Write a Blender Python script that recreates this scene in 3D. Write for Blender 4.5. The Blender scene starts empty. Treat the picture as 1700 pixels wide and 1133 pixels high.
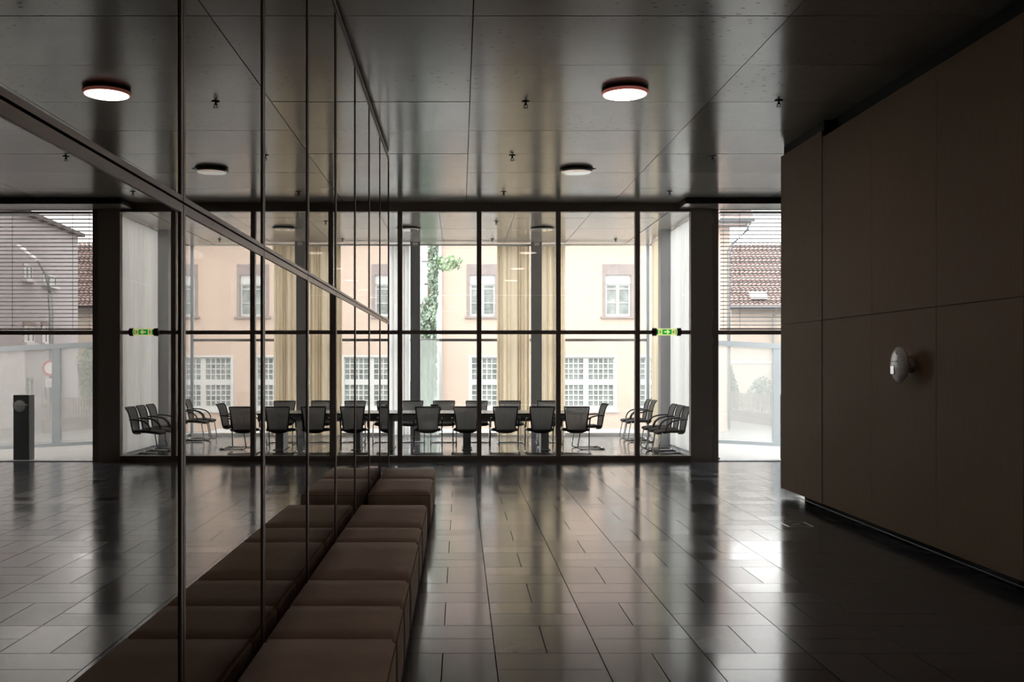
import bpy, bmesh, math, random
from mathutils import Vector, Matrix
random.seed(7)
PI = math.pi
SC = bpy.context.scene
COL = SC.collection

# ------------------------------------------------------------------ camera, sky, exposure
EYE = 1.67
cam_d = bpy.data.cameras.new('camera')
cam = bpy.data.objects.new('camera', cam_d)
COL.objects.link(cam)
cam.location = (0, 0, EYE)
cam.rotation_euler = (PI / 2, 0, 0)
cam_d.sensor_width = 36.0
cam_d.lens = 34.73
cam_d.shift_x = 0.0506
cam_d.shift_y = 0.0215
cam_d.clip_start = 0.05
cam_d.clip_end = 500
SC.camera = cam

world = bpy.data.worlds.new('overcast_sky')
SC.world = world
world.use_nodes = True
wn = world.node_tree.nodes
bg = wn['Background']
bg.inputs['Color'].default_value = (1.0, 0.985, 0.97, 1)
bg.inputs['Strength'].default_value = 5.2

SC.view_settings.view_transform = 'Standard'
SC.view_settings.look = 'None'
SC.view_settings.gamma = 1.0
SC.view_settings.use_curve_mapping = False
SC.view_settings.exposure = 0.0
SC.cycles.max_bounces = 12
SC.cycles.diffuse_bounces = 5
SC.cycles.glossy_bounces = 6
SC.cycles.transmission_bounces = 8
SC.cycles.transparent_max_bounces = 24
SC.cycles.caustics_reflective = True
SC.cycles.caustics_refractive = False
SC.cycles.sample_clamp_indirect = 20.0
SC.cycles.use_denoising = True

# ------------------------------------------------------------------ helpers
def tag(o, label=None, cat=None, group=None, kind=None):
    if label: o['label'] = label
    if cat: o['category'] = cat
    if group: o['group'] = group
    if kind: o['kind'] = kind
    return o

def empty(name, loc=(0, 0, 0), rz=0.0, parent=None):
    o = bpy.data.objects.new(name, None)
    o.empty_display_size = 0.1
    COL.objects.link(o)
    o.location = loc
    o.rotation_euler = (0, 0, rz)
    if parent: o.parent = parent
    return o

def thing(name, label, cat, loc=(0, 0, 0), rz=0.0, group=None):
    return tag(empty(name, loc, rz), label, cat, group)

def mesh_from(bm, name, smooth=False):
    me = bpy.data.meshes.new(name)
    bmesh.ops.recalc_face_normals(bm, faces=bm.faces[:])
    bm.to_mesh(me)
    bm.free()
    if smooth:
        for p in me.polygons: p.use_smooth = True
    return me

def link(name, me, mat=None, parent=None, loc=(0, 0, 0), rot=(0, 0, 0)):
    o = bpy.data.objects.new(name, me)
    COL.objects.link(o)
    o.location = loc
    o.rotation_euler = rot
    if parent: o.parent = parent
    if mat and not me.materials: me.materials.append(mat)
    return o

def obj(name, bm, mat, parent=None, loc=(0, 0, 0), rot=(0, 0, 0), smooth=False):
    return link(name, mesh_from(bm, name, smooth), mat, parent, loc, rot)

def box(bm, x0, x1, y0, y1, z0, z1):
    v = [bm.verts.new(p) for p in ((x0, y0, z0), (x1, y0, z0), (x1, y1, z0), (x0, y1, z0),
                                   (x0, y0, z1), (x1, y0, z1), (x1, y1, z1), (x0, y1, z1))]
    fs = [bm.faces.new([v[i] for i in q]) for q in
          ((0, 3, 2, 1), (4, 5, 6, 7), (0, 1, 5, 4), (1, 2, 6, 5), (2, 3, 7, 6), (3, 0, 4, 7))]
    return fs

def B(*boxes):
    bm = bmesh.new()
    for b in boxes: box(bm, *b)
    return bm

def rbox(x0, x1, y0, y1, z0, z1, r, seg=3):
    bm = B((x0, x1, y0, y1, z0, z1))
    bmesh.ops.bevel(bm, geom=bm.edges[:], offset=r, segments=seg, affect='EDGES', profile=0.5)
    return bm

def tube(bm, pts, r, n=8, cap=True):
    pts = [Vector(p) for p in pts]
    rings = []
    for i, p in enumerate(pts):
        if i == 0: d = pts[1] - p
        elif i == len(pts) - 1: d = p - pts[i - 1]
        else: d = (pts[i + 1] - p).normalized() + (p - pts[i - 1]).normalized()
        d = d.normalized() if d.length > 1e-9 else Vector((0, 0, 1))
        a = Vector((0, 0, 1)) if abs(d.z) < 0.9 else Vector((1, 0, 0))
        u = d.cross(a).normalized()
        w = d.cross(u).normalized()
        if rings:
            # keep the ring aligned with the one before
            best = min(range(n), key=lambda k: ((p + u * math.cos(2 * PI * k / n) * r + w * math.sin(2 * PI * k / n) * r) - pts[i - 1] - (rings[-1][0].co - pts[i - 1])).length)
        else: best = 0
        sgn = 1
        ring = [bm.verts.new(p + u * math.cos(2 * PI * (best + sgn * k) / n) * r + w * math.sin(2 * PI * (best + sgn * k) / n) * r) for k in range(n)]
        rings.append(ring)
    for a, b in zip(rings, rings[1:]):
        for k in range(n):
            bm.faces.new((a[k], a[(k + 1) % n], b[(k + 1) % n], b[k]))
    if cap:
        bm.faces.new(rings[0][::-1])
        bm.faces.new(rings[-1])

def T(pts, r, n=8):
    bm = bmesh.new()
    tube(bm, pts, r, n)
    return bm

def lathe(profile, n=32, axis='Z'):
    """profile: list of (radius, height); a zero radius closes the end."""
    bm = bmesh.new()
    rows = []
    for r, h in profile:
        if r < 1e-6:
            rows.append([bm.verts.new((0, 0, h))])
        else:
            rows.append([bm.verts.new((r * math.cos(2 * PI * k / n), r * math.sin(2 * PI * k / n), h)) for k in range(n)])
    for a, b in zip(rows, rows[1:]):
        for k in range(n):
            k2 = (k + 1) % n
            if len(a) == 1 and len(b) == 1: continue
            if len(a) == 1: bm.faces.new((a[0], b[k], b[k2]))
            elif len(b) == 1: bm.faces.new((a[k], a[k2], b[0]))
            else: bm.faces.new((a[k], a[k2], b[k2], b[k]))
    if axis == 'X': bm.transform(Matrix.Rotation(PI / 2, 4, 'Y'))
    if axis == 'Y': bm.transform(Matrix.Rotation(-PI / 2, 4, 'X'))
    return bm

def poly_prism(pts2, t, plane='XZ', y=0.0):
    """flat polygon in XZ extruded by t along -Y"""
    bm = bmesh.new()
    a = [bm.verts.new((p[0], y, p[1])) for p in pts2]
    b = [bm.verts.new((p[0], y - t, p[1])) for p in pts2]
    bm.faces.new(a); bm.faces.new(b[::-1])
    for i in range(len(a)):
        j = (i + 1) % len(a)
        bm.faces.new((a[i], b[i], b[j], a[j]))
    return bm

def copy_tree(o, parent=None):
    c = o.copy()
    COL.objects.link(c)
    c.parent = parent
    for ch in list(o.children): copy_tree(ch, c)
    return c

# ------------------------------------------------------------------ materials
def mat(name, base, rough=0.5, metal=0.0, spec=0.5, bump=0.0, bscale=40, var=0.0, vscale=3.0, coat=0.0, ior=None, emit=None, estr=0.0, sheen=0.0):
    m = bpy.data.materials.new(name)
    m.use_nodes = True
    nt = m.node_tree
    p = nt.nodes['Principled BSDF']
    p.inputs['Base Color'].default_value = (*base, 1)
    p.inputs['Roughness'].default_value = rough
    p.inputs['Metallic'].default_value = metal
    p.inputs['Specular IOR Level'].default_value = spec
    if ior: p.inputs['IOR'].default_value = ior
    if coat: p.inputs['Coat Weight'].default_value = coat
    if sheen: p.inputs['Sheen Weight'].default_value = sheen
    if emit:
        p.inputs['Emission Color'].default_value = (*emit, 1)
        p.inputs['Emission Strength'].default_value = estr
    if var or bump:
        tc = nt.nodes.new('ShaderNodeTexCoord')
        if var:
            n = nt.nodes.new('ShaderNodeTexNoise')
            n.inputs['Scale'].default_value = vscale
            n.inputs['Detail'].default_value = 5
            nt.links.new(tc.outputs['Object'], n.inputs['Vector'])
            r = nt.nodes.new('ShaderNodeMapRange')
            r.inputs['From Min'].default_value = 0.3; r.inputs['From Max'].default_value = 0.7
            r.inputs['To Min'].default_value = 1 - var; r.inputs['To Max'].default_value = 1 + var
            nt.links.new(n.outputs['Fac'], r.inputs['Value'])
            h = nt.nodes.new('ShaderNodeMix'); h.data_type = 'RGBA'; h.blend_type = 'MULTIPLY'
            h.inputs[0].default_value = 1
            h.inputs[6].default_value = (*base, 1)
            nt.links.new(r.outputs[0], h.inputs[7])
            nt.links.new(h.outputs[2], p.inputs['Base Color'])
        if bump:
            n2 = nt.nodes.new('ShaderNodeTexNoise')
            n2.inputs['Scale'].default_value = bscale
            n2.inputs['Detail'].default_value = 4
            nt.links.new(tc.outputs['Object'], n2.inputs['Vector'])
            b = nt.nodes.new('ShaderNodeBump')
            b.inputs['Strength'].default_value = bump
            b.inputs['Distance'].default_value = 0.01
            nt.links.new(n2.outputs['Fac'], b.inputs['Height'])
            nt.links.new(b.outputs['Normal'], p.inputs['Normal'])
    return m

def glass_mat(name, tint=(0.965, 0.970, 0.965), f0=0.04, frit=0.0, frit_col=(0.85, 0.88, 0.88)):
    """thin architectural glass: clear transmission plus Schlick reflection"""
    m = bpy.data.materials.new(name)
    m.use_nodes = True
    nt = m.node_tree
    for n in list(nt.nodes): nt.nodes.remove(n)
    out = nt.nodes.new('ShaderNodeOutputMaterial')
    tr = nt.nodes.new('ShaderNodeBsdfTransparent'); tr.inputs['Color'].default_value = (*tint, 1)
    gl = nt.nodes.new('ShaderNodeBsdfGlossy'); gl.inputs['Roughness'].default_value = 0.0
    lw = nt.nodes.new('ShaderNodeLayerWeight'); lw.inputs['Blend'].default_value = 0.5
    pw = nt.nodes.new('ShaderNodeMath'); pw.operation = 'POWER'; pw.inputs[1].default_value = 5
    nt.links.new(lw.outputs['Facing'], pw.inputs[0])
    ma = nt.nodes.new('ShaderNodeMath'); ma.operation = 'MULTIPLY_ADD'
    ma.inputs[1].default_value = 1 - f0; ma.inputs[2].default_value = f0
    nt.links.new(pw.outputs[0], ma.inputs[0])
    mx = nt.nodes.new('ShaderNodeMixShader')
    nt.links.new(ma.outputs[0], mx.inputs[0])
    body = tr
    if frit:
        df = nt.nodes.new('ShaderNodeBsdfDiffuse'); df.inputs['Color'].default_value = (*frit_col, 1)
        tl = nt.nodes.new('ShaderNodeBsdfTranslucent'); tl.inputs['Color'].default_value = (*frit_col, 1)
        m1 = nt.nodes.new('ShaderNodeMixShader'); m1.inputs[0].default_value = 0.5
        nt.links.new(df.outputs[0], m1.inputs[1]); nt.links.new(tl.outputs[0], m1.inputs[2])
        m2 = nt.nodes.new('ShaderNodeMixShader'); m2.inputs[0].default_value = frit
        nt.links.new(tr.outputs[0], m2.inputs[1]); nt.links.new(m1.outputs[0], m2.inputs[2])
        body = m2
    nt.links.new(body.outputs[0], mx.inputs[1])
    nt.links.new(gl.outputs[0], mx.inputs[2])
    nt.links.new(mx.outputs[0], out.inputs['Surface'])
    return m

def cloth_mat(name, col, transl=0.5, clear=0.0):
    m = bpy.data.materials.new(name)
    m.use_nodes = True
    nt = m.node_tree
    for n in list(nt.nodes): nt.nodes.remove(n)
    out = nt.nodes.new('ShaderNodeOutputMaterial')
    tc = nt.nodes.new('ShaderNodeTexCoord')
    nz = nt.nodes.new('ShaderNodeTexNoise'); nz.inputs['Scale'].default_value = 6
    mp = nt.nodes.new('ShaderNodeMapping'); mp.inputs['Scale'].default_value = (6, 6, 0.2)
    nt.links.new(tc.outputs['Object'], mp.inputs[0]); nt.links.new(mp.outputs[0], nz.inputs['Vector'])
    rp = nt.nodes.new('ShaderNodeMix'); rp.data_type = 'RGBA'
    rp.inputs[6].default_value = (*[c * 0.82 for c in col], 1); rp.inputs[7].default_value = (*[min(0.95, c * 1.12) for c in col], 1)
    nt.links.new(nz.outputs['Fac'], rp.inputs[0])
    df = nt.nodes.new('ShaderNodeBsdfDiffuse'); tl = nt.nodes.new('ShaderNodeBsdfTranslucent')
    nt.links.new(rp.outputs[2], df.inputs[0]); nt.links.new(rp.outputs[2], tl.inputs[0])
    mx = nt.nodes.new('ShaderNodeMixShader'); mx.inputs[0].default_value = transl
    nt.links.new(df.outputs[0], mx.inputs[1]); nt.links.new(tl.outputs[0], mx.inputs[2])
    last = mx
    if clear:
        tr = nt.nodes.new('ShaderNodeBsdfTransparent')
        m2 = nt.nodes.new('ShaderNodeMixShader'); m2.inputs[0].default_value = clear
        nt.links.new(mx.outputs[0], m2.inputs[1]); nt.links.new(tr.outputs[0], m2.inputs[2])
        last = m2
    nt.links.new(last.outputs[0], out.inputs['Surface'])
    return m

def stone_mat(name, base, rough, rvar, rnd_amt, spec=0.5, grain=0.35, streak=False):
    """stone or concrete: per-piece tint from the mesh attribute 'rnd' and fine grain"""
    m = bpy.data.materials.new(name)
    m.use_nodes = True
    nt = m.node_tree
    p = nt.nodes['Principled BSDF']
    p.inputs['Specular IOR Level'].default_value = spec
    at = nt.nodes.new('ShaderNodeAttribute'); at.attribute_name = 'rnd'
    geo = nt.nodes.new('ShaderNodeNewGeometry')
    n1 = nt.nodes.new('ShaderNodeTexNoise'); n1.inputs['Scale'].default_value = 2.2; n1.inputs['Detail'].default_value = 8
    n1.inputs['Roughness'].default_value = 0.7
    n2 = nt.nodes.new('ShaderNodeTexNoise'); n2.inputs['Scale'].default_value = 160; n2.inputs['Detail'].default_value = 2
    for n in (n1, n2): nt.links.new(geo.outputs['Position'], n.inputs['Vector'])
    # value = 1 + rnd_amt*(rnd-.5) + grain*(n-.5)
    def madd(src, mul, add):
        q = nt.nodes.new('ShaderNodeMath'); q.operation = 'MULTIPLY_ADD'
        nt.links.new(src, q.inputs[0]); q.inputs[1].default_value = mul
        if isinstance(add, float): q.inputs[2].default_value = add
        else: nt.links.new(add, q.inputs[2])
        return q.outputs[0]
    v = madd(at.outputs['Fac'], rnd_amt, 1 - rnd_amt / 2)
    v = madd(n1.outputs['Fac'], grain, v)
    v = madd(n2.outputs['Fac'], grain * 0.8, v)
    v = madd(v, 1.0, -grain * 0.9)
    mul = nt.nodes.new('ShaderNodeMix'); mul.data_type = 'RGBA'; mul.blend_type = 'MULTIPLY'
    mul.inputs[0].default_value = 1; mul.inputs[6].default_value = (*base, 1)
    nt.links.new(v, mul.inputs[7])
    col = mul.outputs[2]
    rr = madd(at.outputs['Fac'], rvar, rough - rvar / 2)
    rr = madd(n1.outputs['Fac'], rvar * 0.6, rr)
    rr = madd(rr, 1.0, -rvar * 0.3)
    if streak:
        # pock marks of the concrete: small dark holes
        vo = nt.nodes.new('ShaderNodeTexVoronoi'); vo.inputs['Scale'].default_value = 5.5; vo.voronoi_dimensions = '2D'
        mp = nt.nodes.new('ShaderNodeMapping'); mp.inputs['Scale'].default_value = (0.7, 1.6, 1)
        nd = nt.nodes.new('ShaderNodeTexNoise'); nd.inputs['Scale'].default_value = 1.1; nd.inputs['Detail'].default_value = 3
        nt.links.new(geo.outputs['Position'], mp.inputs[0]); nt.links.new(mp.outputs[0], vo.inputs['Vector'])
        nt.links.new(geo.outputs['Position'], nd.inputs['Vector'])
        th = nt.nodes.new('ShaderNodeMapRange'); th.inputs['From Min'].default_value = 0.40; th.inputs['From Max'].default_value = 0.70
        th.inputs['To Min'].default_value = 0.02; th.inputs['To Max'].default_value = 0.09
        nt.links.new(nd.outputs['Fac'], th.inputs['Value'])
        lt = nt.nodes.new('ShaderNodeMath'); lt.operation = 'LESS_THAN'
        nt.links.new(vo.outputs['Distance'], lt.inputs[0]); nt.links.new(th.outputs[0], lt.inputs[1])
        mk = nt.nodes.new('ShaderNodeMix'); mk.data_type = 'RGBA'
        nt.links.new(lt.outputs[0], mk.inputs[0]); nt.links.new(col, mk.inputs[6]); mk.inputs[7].default_value = (*[c * 0.25 for c in base], 1)
        col = mk.outputs[2]
        rx = nt.nodes.new('ShaderNodeMath'); rx.operation = 'MAXIMUM'
        nt.links.new(lt.outputs[0], rx.inputs[0]); nt.links.new(rr, rx.inputs[1])
        rr = rx.outputs[0]
    nt.links.new(col, p.inputs['Base Color'])
    nt.links.new(rr, p.inputs['Roughness'])
    return m

M = {}
M['floor'] = stone_mat('dark_honed_stone', (0.095, 0.104, 0.126), 0.16, 0.07, 0.35, spec=1.0)
M['grout'] = mat('dark_grout', (0.02, 0.02, 0.022), 0.8)
M['concrete'] = stone_mat('polished_concrete', (0.44, 0.41, 0.365), 0.17, 0.05, 0.26, spec=0.9, grain=0.3, streak=True)
M['concrete_back'] = mat('concrete_rough', (0.10, 0.095, 0.09), 0.8)
M['bronze'] = mat('dark_bronze_metal', (0.40, 0.34, 0.30), 0.45, 0.0)
M['pier'] = mat('dark_grey_steel', (0.58, 0.52, 0.47), 0.5, 0.0)
M['champagne'] = mat('taupe_anodised_metal', (0.26, 0.22, 0.20), 0.35, 0.6)
M['mirror'] = mat('tinted_mirror_glass', (0.37, 0.345, 0.325), 0.0, 1.0)
M['black'] = mat('black_recess', (0.008, 0.008, 0.008), 0.8)
M['wallgrey'] = mat('grey_plaster', (0.16, 0.15, 0.14), 0.8)
M['wallwhite'] = mat('white_plaster', (0.7, 0.7, 0.68), 0.8)
M['glass'] = glass_mat('clear_glass')
M['frit'] = glass_mat('fritted_glass', frit=0.24)
M['column'] = mat('grey_column_paint', (0.33, 0.33, 0.34), 0.45)
M['fabric'] = mat('brown_upholstery', (0.70, 0.54, 0.425), 0.85, bump=0.25, bscale=400, var=0.08, vscale=6, sheen=0.2)
M['seam'] = mat('brown_seam', (0.32, 0.23, 0.17), 0.9)
M['chrome'] = mat('chrome_tube', (0.55, 0.55, 0.56), 0.18, 1.0)
M['chair_black'] = mat('black_chair_plastic', (0.018, 0.018, 0.02), 0.4)
M['chair_seat'] = mat('charcoal_seat_fabric', (0.03, 0.03, 0.033), 0.8, bump=0.2, bscale=300)
M['chair_mesh'] = cloth_mat('grey_back_mesh', (0.34, 0.335, 0.335), 0.55, 0.18)
M['tabletop'] = mat('grey_white_table_laminate', (0.42, 0.41, 0.42), 0.25)
M['table_edge'] = mat('dark_table_edge', (0.04, 0.04, 0.04), 0.5)
M['table_leg'] = mat('grey_table_leg', (0.32, 0.325, 0.33), 0.45, 0.0)
M['steel'] = mat('brushed_steel', (0.62, 0.62, 0.62), 0.3, 1.0)
M['track'] = mat('dull_track_metal', (0.16, 0.16, 0.16), 0.45, 0.8)
M['white_plastic'] = mat('white_plastic', (0.84, 0.83, 0.81), 0.25)
M['lamp_rim'] = mat('dark_lamp_rim', (0.05, 0.045, 0.042), 0.35, 0.4)
M['lamp_glow'] = mat('warm_lamp_glow', (0.9, 0.85, 0.8), 0.4, emit=(1.0, 0.80, 0.68), estr=11.0)
M['lamp_off'] = mat('opal_lamp_glass', (0.85, 0.85, 0.83), 0.06, spec=1.0, coat=1.0)
M['red_ring'] = mat('rosy_translucent_ring', (0.45, 0.16, 0.13), 0.3, emit=(1.0, 0.30, 0.24), estr=0.18)
M['curtain_white'] = cloth_mat('white_curtain', (0.88, 0.88, 0.86), 0.55)
M['curtain_tan'] = cloth_mat('beige_curtain', (0.80, 0.70, 0.54), 0.55)
M['sheer'] = cloth_mat('sheer_green_white_curtain', (0.78, 0.87, 0.82), 0.55, 0.30)
M['rail_grey'] = mat('pale_grey_metal', (0.42, 0.46, 0.49), 0.45, 0.2)
M['slat'] = mat('grey_blind_slat', (0.42, 0.43, 0.45), 0.45, 0.2)
M['peach'] = mat('peach_render', (0.60, 0.485, 0.41), 0.9, var=0.03, vscale=0.6)
M['stone_trim'] = mat('mauve_sandstone', (0.34, 0.29, 0.285), 0.9, var=0.08)
M['white_paint'] = mat('white_window_paint', (0.62, 0.63, 0.62), 0.5)
M['pane'] = mat('curtained_window_glass', (0.28, 0.31, 0.30), 0.08, var=0.35, vscale=4)
M['pane_dark'] = mat('dark_window_glass', (0.10, 0.12, 0.13), 0.06, var=0.3, vscale=4)
M['grey_render'] = mat('lavender_grey_render', (0.47, 0.45, 0.475), 0.9, var=0.03)
M['cream'] = mat('cream_render', (0.50, 0.44, 0.38), 0.9, var=0.03)
M['roof_tile'] = mat('red_roof_tile', (0.36, 0.27, 0.25), 0.85, var=0.35, vscale=9)
M['roof_dark'] = mat('dark_roof_edge', (0.12, 0.10, 0.10), 0.8)
M['pave'] = mat('pale_paving', (0.44, 0.44, 0.435), 0.8, var=0.05, vscale=1)
M['street'] = mat('pale_asphalt', (0.26, 0.26, 0.26), 0.9, var=0.08, vscale=0.7)
M['leaf'] = mat('green_leaves', (0.30, 0.38, 0.30), 0.7, var=0.4, vscale=2)
M['leaf_light'] = mat('pale_green_leaves', (0.30, 0.40, 0.26), 0.7, var=0.35, vscale=2)
M['bark'] = mat('brown_bark', (0.16, 0.12, 0.09), 0.9)
M['fence'] = mat('weathered_fence_wood', (0.36, 0.34, 0.31), 0.85)
M['lowwall'] = mat('rough_stone_wall', (0.34, 0.32, 0.30), 0.9, var=0.3, vscale=5)
M['galv'] = mat('galvanised_pole', (0.32, 0.33, 0.34), 0.5, 0.5)
M['pillar'] = mat('anthracite_pillar', (0.17, 0.185, 0.185), 0.4, 0.0)
M['sign_red'] = mat('sign_red', (0.55, 0.05, 0.04), 0.4)
M['sign_white'] = mat('sign_white', (0.85, 0.85, 0.85), 0.4)
M['exit_green'] = mat('exit_sign_green', (0.0, 0.30, 0.04), 0.4, emit=(0.0, 0.45, 0.06), estr=0.8)
M['exit_pale'] = mat('exit_sign_pale', (0.7, 0.8, 0.4), 0.4, emit=(0.85, 0.92, 0.35), estr=0.85)
M['exit_fig'] = mat('exit_sign_figure', (0.25, 0.25, 0.02), 0.4, emit=(0.35, 0.28, 0.02), estr=0.5)
M['exit_cap'] = mat('exit_sign_cap', (0.10, 0.065, 0.05), 0.35, 0.4)

def wood_mat():
    m = bpy.data.materials.new('brown_veneer'); m.use_nodes = True
    nt = m.node_tree; p = nt.nodes['Principled BSDF']
    tc = nt.nodes.new('ShaderNodeNewGeometry')
    mp = nt.nodes.new('ShaderNodeMapping'); mp.inputs['Scale'].default_value = (30, 30, 1.6)
    nz = nt.nodes.new('ShaderNodeTexNoise'); nz.inputs['Scale'].default_value = 2.5; nz.inputs['Detail'].default_value = 6
    nt.links.new(tc.outputs['Position'], mp.inputs[0]); nt.links.new(mp.outputs[0], nz.inputs['Vector'])
    at = nt.nodes.new('ShaderNodeAttribute'); at.attribute_name = 'rnd'
    cr = nt.nodes.new('ShaderNodeMix'); cr.data_type = 'RGBA'
    cr.inputs[6].default_value = (0.26, 0.18, 0.112, 1); cr.inputs[7].default_value = (0.36, 0.265, 0.178, 1)
    nt.links.new(nz.outputs['Fac'], cr.inputs[0])
    nt.links.new(cr.outputs[2], p.inputs['Base Color'])
    p.inputs['Roughness'].default_value = 0.7
    p.inputs['Specular IOR Level'].default_value = 0.12
    return m
M['wood'] = wood_mat()

def set_rnd(me, val):
    a = me.attributes.new('rnd', 'FLOAT', 'FACE')
    for d in a.data: d.value = val

# ------------------------------------------------------------------ the setting: dimensions
YG = 16.8        # glazed partition
YF = 22.8        # façade of the meeting room
HC = 4.385       # ceiling
XM = -0.93       # mirror wall
XW = 4.04        # veneer wall
XL = -4.9        # far left of the lobby / meeting room

# ---- floor: slab plus stone tiles in a basket-weave of 60 cm squares
floor = obj('floor', B((XL, 9.0, -6.0, YG + .1, -0.25, -0.012), (XL, 4.45, YG + .1, YF, -0.25, -0.012)), M['grout'])
tag(floor, kind='structure', label='dark polished stone floor laid in a basket weave')
G = 0.006
def tile_mesh(w, d, rnd):
    me = mesh_from(B((-w / 2 + G / 2, w / 2 - G / 2, -d / 2 + G / 2, d / 2 - G / 2, -0.0115, 0)), 'tile')
    set_rnd(me, rnd); me.materials.append(M['floor'])
    return me
NV = 7
tiles_a = [tile_mesh(0.3, 0.6, (k + .5) / NV) for k in range(NV)]
tiles_b = [tile_mesh(0.6, 0.3, (k + .5) / NV) for k in range(NV)]
spots = []
for i in range(-9, 16):
    for k in range(-5, 29):
        x0 = -0.4 + 0.6 * i; y0 = 5.68 + 0.6 * k
        if x0 < XL - 0.01 or x0 + 0.6 > 9.01 or y0 + 0.6 > YF + 0.3: continue
        if x0 + 0.6 < -1.0 and y0 < 12.2: continue
        if x0 > 4.3 and y0 + 0.6 < 10.5: continue
        if x0 > 4.3 and y0 > 16.7: continue
        if (i + k) % 2:
            spots += [(x0 + 0.15, y0 + 0.3, 'a'), (x0 + 0.45, y0 + 0.3, 'a')]
        else:
            spots += [(x0 + 0.3, y0 + 0.15, 'b'), (x0 + 0.3, y0 + 0.45, 'b')]
def seen(s):
    x, y, _ = s
    return y > 4.9 and -0.40 < x < 4.2 and 764 + 1640 * (x - .2) / y < 1720
single = sorted([s for s in spots if seen(s)], key=lambda s: s[1])[:295]
sset = set(single)
for x, y, t in single:
    link('tile', random.choice(tiles_a if t == 'a' else tiles_b), None, floor, (x, y, 0), (random.gauss(0, .0005), random.gauss(0, .0004), 0))
bm = bmesh.new(); vals = []
for s in spots:
    if s in sset: continue
    x, y, t = s
    w, d = (0.3, 0.6) if t == 'a' else (0.6, 0.3)
    box(bm, x - w / 2 + G / 2, x + w / 2 - G / 2, y - d / 2 + G / 2, min(y + d / 2 - G / 2, YF - .01), -0.0115, 0)
    vals += [random.random()] * 6
me = mesh_from(bm, 'tile_field')
a = me.attributes.new('rnd', 'FLOAT', 'FACE')
for dd, v in zip(a.data, vals): dd.value = v
tag(link('tile_field', me, M['floor'], floor), kind='stuff')

# ---- ceiling: concrete slab with board-formed panels
ceiling = obj('ceiling', B((XL, 9.0, -6.0, YG + .25, HC + 0.012, HC + 0.3), (XL, 4.5, YG + .25, YF + .15, HC + 0.012, HC + 0.3)), M['concrete_back'])
tag(ceiling, kind='structure', label='polished concrete ceiling with formwork joints')
g = 0.009
def ceil_mesh(w, d, rnd, dz):
    me = mesh_from(B((-w / 2 + g / 2, w / 2 - g / 2, -d / 2 + g / 2, d / 2 - g / 2, 0, 0.011)), 'ceiling_panel')
    set_rnd(me, rnd); me.materials.append(M['concrete'])
    return me
lob = [ceil_mesh(2.48, 1.272, (k + .5) / 9, 0) for k in range(9)]
con = [ceil_mesh(1.375, 1.36, (k + .5) / 9, 0) for k in range(9)]
for i in range(-2, 4):
    for k in range(-4, 7):
        x0 = 0.1 + 2.48 * i; y0 = 7.72 + 1.272 * k
        if x0 + 1.5 < XM and y0 < 11.5: continue
        link('ceiling_panel', random.choice(lob), None, ceiling, (x0 + 1.24, y0 + 0.636, HC + random.uniform(-.002, .002)))
        lasty = y0 + 1.272
strip = [ceil_mesh(2.48, 17.05 - lasty, (k + .5) / 4, 0) for k in range(4)] if lasty < 17.0 else []
for i in range(-2, 4):
    if strip: link('ceiling_panel', random.choice(strip), None, ceiling, (0.1 + 2.48 * i + 1.24, (lasty + 17.05) / 2, HC))
YC0 = max(17.05, lasty)
nrow = 4; dd = (YF - YC0) / nrow
con = [ceil_mesh(1.375, dd, (k + .5) / 9, 0) for k in range(9)]
for i in range(-3, 3):
    for k in range(nrow):
        link('ceiling_panel', random.choice(con), None, ceiling, (-0.38 + 1.375 * (i + .5), YC0 + dd * (k + .5), HC + random.uniform(-.001, .001)))
# edge strip above the curtain by the side glazing
link('ceiling_panel', ceil_mesh(0.60, YF - YC0, .6, 0), None, ceiling, (4.05, (YC0 + YF) / 2, HC - 0.004))

# ---- mirror wall
wall_left = obj('wall_left', B((XM - 0.9, XM - 0.03, -6.0, 12.80, 0, HC)), M['black'])
tag(wall_left, kind='structure', label='wall clad in large tinted mirror panels')
JY = [3.30 + 1.357 * k for k in range(-7, 8)]
ZM = 2.205
def mirror_panel(y0, y1, z0, z1, tilt, bw0, bw1):
    p = empty('mirror_panel', (XM, (y0 + y1) / 2, (z0 + z1) / 2), 0, wall_left)
    w = (y1 - y0) / 2; h = (z1 - z0) / 2
    p.rotation_euler = (0, tilt[0], tilt[1])
    obj('mirror_glass', B((-0.028, 0, -w + .006, w - .006, -h + .004, h - .004)), M['mirror'], p)
    fw = 0.026
    f = B((-0.028, 0.006, -w + .005, -w + fw, -h + .004, h - .004), (-0.028, 0.006, w - fw, w - .005, -h + .004, h - .004),
          (-0.028, 0.006, -w + fw, w - fw, -h + .004, -h + bw0), (-0.028, 0.006, -w + fw, w - fw, h - bw1, h - .004))
    obj('panel_frame', f, M['champagne'], p)
for a, b in zip(JY, JY[1:]):
    tl = lambda s: (random.uniform(-s, s), random.uniform(-s, s))
    mirror_panel(a, b, 0.02, ZM, tl(.0006), 0.03, 0.034)
    mirror_panel(a, b, ZM, 4.295, tl(.0010), 0.022, 0.02)
obj('top_channel', B((XM - 0.03, XM + 0.012, -6.0, 12.80, 4.298, 4.335), (XM - 0.03, XM + 0.004, -6.0, 12.80, 4.335, 4.36)), M['champagne'], wall_left)
obj('end_profile', B((XM - 0.03, XM + 0.01, 12.80, 12.83, 0, 4.335)), M['champagne'], wall_left)

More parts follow.
